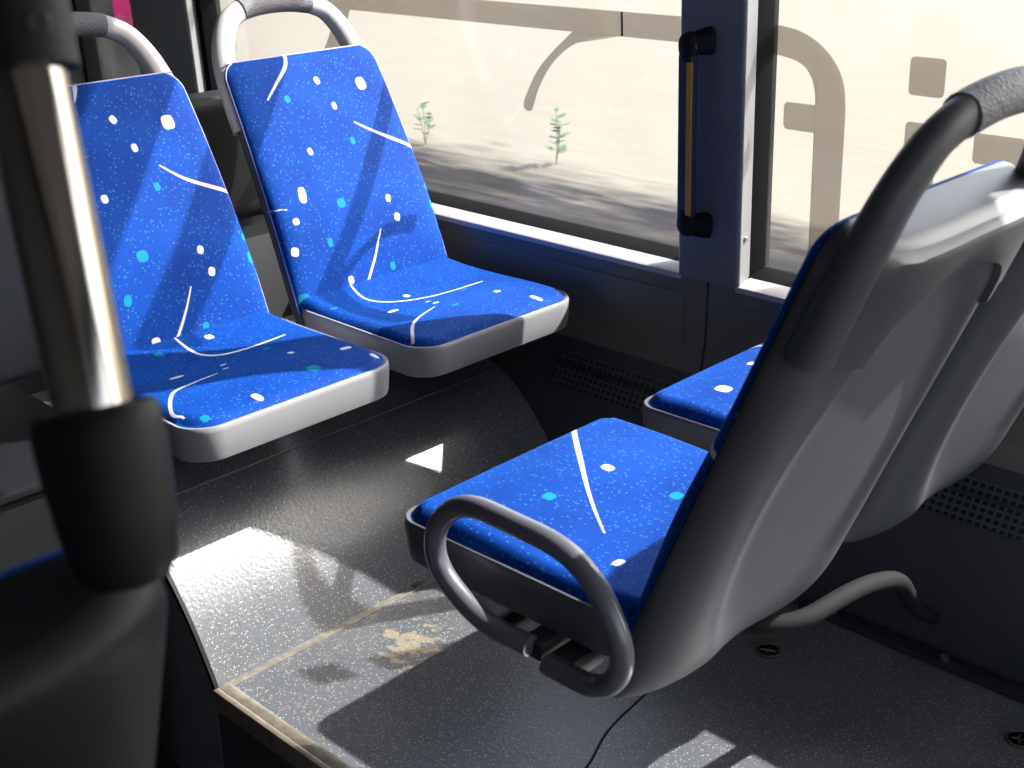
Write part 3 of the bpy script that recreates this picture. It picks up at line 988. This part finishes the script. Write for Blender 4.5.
FLc = [(AR, [(-.0099, -.0663), (.073, -.0952), (.1215, -.0753), (.1587, -.0013), (.1713, .0609), (.1777, .1311)], 'b', .0028),
       ('w', (.1184, -.022), (.0075, .0065)), ('w', (.1801, -.1106), (.0055, .0125)), ('w', (.2135, -.031), (.0050, .0060)), ('w', (.1878, -.0288), (.0022, .0065)),
       ('w', (.2615, .0877), (.0060, .0070)), ('w', (.338, .118), (.0150, .0062), 0),
       (AR, [(.2358, -.0543), (.2683, -.1358), (.3276, -.193)], 'e', .0030), ('c', (.0835, -.176), (.004, .009)), ('c', (.1873, .069), (.004, .008)), ('c', (.2624, -.0259), (.004, .008))]
NLb = [('w', (.0165, .3782), (.0066, .0070), 30), ('w', (.0359, .3279), (.0060, .0070)), ('w', (.0889, .1428), (.0065, .0072), -20), ('w', (.0988, .1033), (.0070, .0078), -20),
       ('w', (.1202, .3599), (.0125, .0118)), ('w', (-.0556, .2571), (.0066, .0070)),
       ('c', (.0501, .2596), (.0058, .0070), 15), ('c', (-.0262, .1553), (.0110, .0095)), ('c', (-.0781, .092), (.0072, .0090), -20), ('c', (.1935, .1474), (.0070, .0070)), ('c', (.196, .1097), (.0110, .0110)), ('c', (.0579, .0173), (.0068, .0068)),
       (AR, [(.0699, .2931), (.1101, .2639), (.1608, .2409), (.1985, .2275)], 'e', .0034), (AR, [(.0486, .0883), (.0288, .0557), (.0065, .0251), (-.008, .008)], 'e', .0026),
       (AR, [(-.0233, .4440), (-.0412, .4147)], 's', .0035), ('w', (-.0468, .0159), (.0085, .0070))]
NLc = [(AR, [(-.0028, -.0091), (.054, -.0157), (.0952, -.0105), (.1199, .0214), (.1289, .0813), (.1289, .1441)], 'b', .0032),
       (AR, [(.2051, -.0521), (.2122, -.1025), (.2252, -.1501), (.2867, -.193), (.318, -.190)], 'b', .0030),
       ('w', (.0425, .0396), (.0085, .0080)), ('w', (.1598, -.1029), (.0042, .0130)), ('w', (.1657, -.0151), (.0024, .0065)), ('w', (.1918, -.0276), (.0020, .0060)), ('w', (.2239, .0857), (.0065, .0055)),
       ('w', (.342, -.0696), (.0125, .0068)), ('w', (.2773, .1640), (.0060, .0110)), ('w', (.3350, .1800), (.0085, .0065)),
       ('c', (.3155, .0647), (.0110, .0115)), ('c', (.345, -.170), (.0075, .0070)), ('c', (.1594, .0801), (.0045, .0080)), ('c', (.0504, -.0688), (.0075, .0080))]
NRc = [(AR, [(.3682, -.1206), (.2993, -.0534), (.2239, .0156), (.1401, .0803)], 's', .0036), ('w', (.2394, -.0438), (.0085, .0080)), ('w', (.0786, .1276), (.0060, .0085)),
       ('c', (.2417, .0682), (.0080, .0085)), ('c', (.1366, -.0582), (.0085, .0090)), ('c', (.2916, .1581), (.0120, .0120)), ('c', (.06, -.15), (.008, .008)), ('c', (.05, .03), (.007, .007))]
FRc = [('w', (.2861, .1131), (.0130, .0110)), ('w', (.3125, -.0006), (.0070, .0080)), (AR, [(.3700, -.0400), (.3591, -.0793), (.3252, -.1103), (.28, -.13)], 'b', .0034), ('c', (.20, .09), (.008, .008))]

ZL, ZR = .445, .475
XLS, XRS = -1.96, -.745
YN, YF = 1.137, 1.606
s_nl = make_seat('blue patterned seat nearest the aisle in the left pair, directly right of the pole', XLS, YN, ZL, 1, NLb, NLc, 'blue patterned bus seats', rim=RIMM, arm=HNDL)
s_fl = make_seat('blue patterned seat beside the window in the left pair, facing right', XLS, YF, ZL, 1, FLb, FLc, 'blue patterned bus seats', rim=RIMM, arm=HNDL)
RB = [k for k in FLb if k[0] != 'c' or abs(k[1][0]) < .17]
BH = .478; PD, PR, PW, HB = .382, .034, .209, -.104; KU[:] = [.40, .0]
s_nr = make_seat('blue patterned seat seen from behind at right, with the looped armrest on its aisle side', XRS, YN, ZR, -1, RB, NRc, 'blue patterned bus seats', puffy=.016)
s_fr = make_seat('blue patterned seat by the window in the right pair, mostly hidden behind the nearer back', XRS, YF+.015, ZR, -1, RB, FRc, 'blue patterned bus seats', puffy=.016)
BH = .43
s_op = make_seat('dark seat back in the shaded lower left corner under the steel pole', -.70, .092, .52, -1, FLb, NRc, 'blue patterned bus seats', with_yoke=False, shell_m=BLACK)  # black shell puts the corner's shade into the grey seat plastic

# armrest of the near right seat
arm = [(-.905, .900, .418), (-.944, .897, .424), (-1.012, .895, .462), (-1.024, .895, .520), (-.985, .895, .562), (-.930, .895, .578), (-.80, .895, .574), (-.757, .895, .545), (-.722, .895, .478), (-.738, .896, .430), (-.800, .900, .405), (-.83, .905, .404)]
arm = [(-.862, .900, .416), (-.936, .893, .420), (-1.008, .891, .466), (-1.008, .891, .524), (-.955, .891, .574), (-.800, .891, .571), (-.750, .891, .540), (-.712, .891, .468), (-.745, .892, .412), (-.835, .900, .404)]
bm = bmesh.new()
tube_bm(bm, round_path(arm, .042, 10), .0132, up=(0, 1, 0), seg=20)
ao = from_bm('armrest', bm, TUBE, s_nr, True, 60)
ao.matrix_parent_inverse = Matrix.Rotation(-math.pi, 4, 'Z') @ Matrix.Translation((-XRS, -YN, 0))
# brackets tying armrest to pan
bm = bmesh.new()
box_bm(bm, (-.880, .905, .395), (-.850, .965, .420), .004)
box_bm(bm, (-.840, .905, .388), (-.805, .965, .414), .004)
bo = from_bm('armrest_bracket', bm, DARKPL, s_nr, True, 35)
bo.matrix_parent_inverse = ao.matrix_parent_inverse.copy()

# tubular frames that carry each pair from the side wall
FRAMEM = mat('matt_frame_paint', lin(30, 30, 32), .8, spec=.15)
def support(x, name_lbl, z=.33, dirx=1):
    root = empty('seat_support_frame', (x, 1.4, 0))
    tag(root, name_lbl, 'frame')
    xi = x-.14*dirx
    p = round_path([(xi, .985, .348), (xi, 1.12, .348), (x+.025, 1.22, .346), (x+.040, 1.37, .350), (x+.03, 1.50, .300), (x-.02, 1.68, .14), (x-.04, 1.785, .07)], .06, 6)
    loc(tube('bent_leg', p, .0125, FRAMEM, seg=16), root)
    loc(tube('cross_tube', [(x-.26*dirx, .985, z+.03), (x-.26*dirx, 1.785, z+.03)], .014, BLACK, seg=16), root)
    return root
support(-.745, 'dark tubular frame under the right pair of seats, running to the wall', dirx=1, z=.305)
lf = empty('seat_support_frame', (-2.0, 1.37, KZ))
tag(lf, 'dark low frame between the left pair of seats and the box beneath them', 'frame')
for xx in (-1.95, -2.06):
    loc(tube('cross_tube', [(xx, .99, .322), (xx, 1.76, .322)], .010, BLACK, seg=14), lf)
for yy in (1.06, 1.37, 1.69):
    loc(box('foot', (-2.08, yy-.02, KZ+.001), (-1.935, yy+.02, .318), BLACK, bev=.003), lf)


# ------------------------------------------------------------------ steel pole at the left
def rayp(u, v, t):
    q = fwd + R_*((u-512)/F) + D_*((v-384)/F)
    return q*t + Vector((0, 0, CAMH))
pa, pb = rayp(20, 60, .560), rayp(91, 395, .578)
ax = (pa-pb).normalized()
base = pb - ax*.052
poler = empty('grab_pole', base)
tag(poler, 'thick polished steel grab pole rising from a black socket at the left edge', 'pole')
rq = ax.to_track_quat('Z', 'Y'); RM = rq.to_matrix().to_4x4()
def atpole(t): return Matrix.Translation(base+ax*t) @ RM
def pl(o): return to_local(o, poler)
pl(lathe('steel_tube', [(.0182, 0), (.0182, .90)], STEEL, seg=48, mtx=atpole(.01)))
pl(lathe('socket', [(.008, -.038), (.018, -.035), (.0240, -.025), (.0268, -.006), (.0290, .020), (.0293, .036), (.0285, .043), (.0268, .046), (.0210, .047), (.0200, .044), (.0190, .036)], BLACK, seg=48, mtx=atpole(.0)))
clampm = atpole(.196)
bm = bmesh.new()
r0 = bmesh.ops.create_cone(bm, cap_ends=True, segments=48, radius1=.0245, radius2=.027, depth=.10)
bmesh.ops.translate(bm, verts=bm.verts[:], vec=(0, 0, .05))
box_bm(bm, (-.026, -.030, .004), (.026, .0, .10), .006)
bmesh.ops.transform(bm, matrix=clampm, verts=bm.verts[:])
cl = pl(from_bm('clamp', bm, BLACK, None, True, 35))
sp0 = rayp(38, 22, .540)
dirc = (Vector((0, 0, CAMH))-sp0).normalized()
pl(lathe('clamp_screw', [(.0052, -.004), (.0052, .001), (.0046, .0022), (.0028, .0022), (.0024, .0005), (0, .0004)], DARKPL, seg=20, mtx=Matrix.Translation(sp0) @ dirc.to_track_quat('Z', 'Y').to_matrix().to_4x4()))

# ------------------------------------------------------------------ dim things beyond the pole
eb = empty('partition_panel', (-2.0, .55, -.25))
tag(eb, 'dim grey partition panel with a rounded corner behind the pole at the left edge', 'panel')
bm = bmesh.new()
box_bm(bm, (-2.06, .10, .445), (-2.0, .93, 1.02), .025, 4)
to_local(from_bm('panel', bm, DARKPL, None, True, 35), eb)
bm = bmesh.new()
box_bm(bm, (-2.03, .30, .402), (-1.98, .36, .46), .01, 2); box_bm(bm, (-2.03, .66, .402), (-1.98, .72, .46), .01, 2)
to_local(from_bm('upright', bm, BLACK, None, True, 35), eb)
cb = empty('storage_box', (-1.85, .5, -.25))
tag(cb, 'low dark box with a grey lid beneath the partition at the left edge', 'box')
to_local(box('body', (-2.25, .22, -.25), (-1.72, .88, .385), BLACK, bev=.02, segs=3), cb)
to_local(box('lid', (-2.26, .21, .386), (-1.71, .89, .402), BLACK, bev=.005), cb)

# rear-facing seat backs behind the left pair (only a dark rounded top shows between them)
bk = empty('seat_back_behind', (-2.45, 1.39, .66))
tag(bk, 'dark rounded head bolster behind the gap between the two left seats', 'headrest')
bm = bmesh.new()
box_bm(bm, (-2.43, 1.30, .52), (-2.34, 1.86, .80), .038, 5)
to_local(from_bm('bolster', bm, BLACK, None, True, 40), bk)
to_local(box('stem', (-2.41, 1.56, .50), (-2.37, 1.60, .56), DARKPL, bev=.004), bk)

# ------------------------------------------------------------------ small things on the floor
def lashing(x, y, label):
    r = empty('floor_fitting', (x, y, 0)); tag(r, label, 'floor fitting', 'round metal floor fittings')
    o = lathe('ring', [(.0225, 0), (.0225, .0015), (.0205, .003), (.0165, .003), (.0155, .0012), (.0, .0012)], DARKPL, r, seg=36)
    lathe('flange', [(.0215, .0028), (.0215, .0036), (.0185, .0036), (.0185, .0028)], SCREW, r, seg=36)
    bm = bmesh.new()
    for a in (0.4, 0.4+math.pi/2):
        n0 = len(bm.verts)
        vs0 = set(bm.verts)
        box_bm(bm, (-.0125, -.0022, .0012), (.0125, .0022, .0034), .0006, 1)
        nv = [v for v in bm.verts if v not in vs0]
        bmesh.ops.rotate(bm, verts=nv, cent=(0, 0, 0), matrix=Matrix.Rotation(a, 3, 'Z'))
    from_bm('cross_bar', bm, SCREW, r, angle=30)
lashing(-.985, 1.609, 'round metal floor fitting behind the near right seat')
lashing(-.574, 1.666, 'round metal floor fitting cut by the right edge of the picture')
deb = bmesh.new()
for i in range(26):
    a = random.uniform(0, 6.28); r = random.uniform(0, 1)**.6
    c = Vector((-1.585+r*.020*math.cos(a), 1.347+r*.013*math.sin(a), .0035))
    g0 = bmesh.ops.create_icosphere(deb, subdivisions=1, radius=random.uniform(.0012, .0026), matrix=Matrix.Translation(c))
tag(from_bm('grit', deb, mat('glittering_grit', lin(120, 110, 120), .2, metal=.6), smooth=False), 'small pile of dark glittering grit where the seam meets the right seat', 'grit', kind='stuff')
tw = tube('twig', [(-1.43, 1.345, .0025), (-1.415, 1.36, .004), (-1.398, 1.366, .0025)], .0011, mat('dry_straw', lin(200, 180, 130), .7), seg=6)
tag(tw, 'tiny dry straw on the sunlit floor beside the right seat', 'straw')

# ------------------------------------------------------------------ outdoors
S(box('ground_outside', (-40, YW+.4, -.80), (30, 60, -.75), OUTDOOR))
S(box('ground_outside', (-40, -40, -.80), (30, YW+.4, -.75), mat('asphalt', lin(120, 118, 116), .9, noise=.15, nscale=20)))
def weed(x, y, hgt, label):
    root = empty('weed', (x, y, -.75)); tag(root, label, 'weed', 'weeds growing outside')
    bm = bmesh.new(); bs = bmesh.new()
    for k in range(3):
        a = random.uniform(0, 6.28); lean_ = random.uniform(.02, .10)
        top = Vector((math.cos(a)*lean_, math.sin(a)*lean_, hgt*random.uniform(.7, 1)))
        tube_bm(bs, [Vector((0, 0, 0)), top*.5+Vector((.01, 0, 0)), top], .0025, seg=6)
        for q in range(7):
            t = .25+.75*q/6; c = top*t
            b = random.uniform(0, 6.28); l = random.uniform(.07, .12)
            d = Vector((math.cos(b), math.sin(b), .35)); s = d.cross(Vector((0, 0, 1))).normalized()*l*.32
            v = [bm.verts.new(c), bm.verts.new(c+d*l*.5+s), bm.verts.new(c+d*l), bm.verts.new(c+d*l*.5-s)]
            bm.faces.new(v)
    from_bm('leaves', bm, LEAF, root, False); from_bm('stem', bs, LEAF, root, True)
weed(-7.25, 6.50, .30, 'small green weed outside, seen just right of the window seat back')
weed(-6.02, 6.62, .38, 'small green weed outside, seen in the middle of the left window')
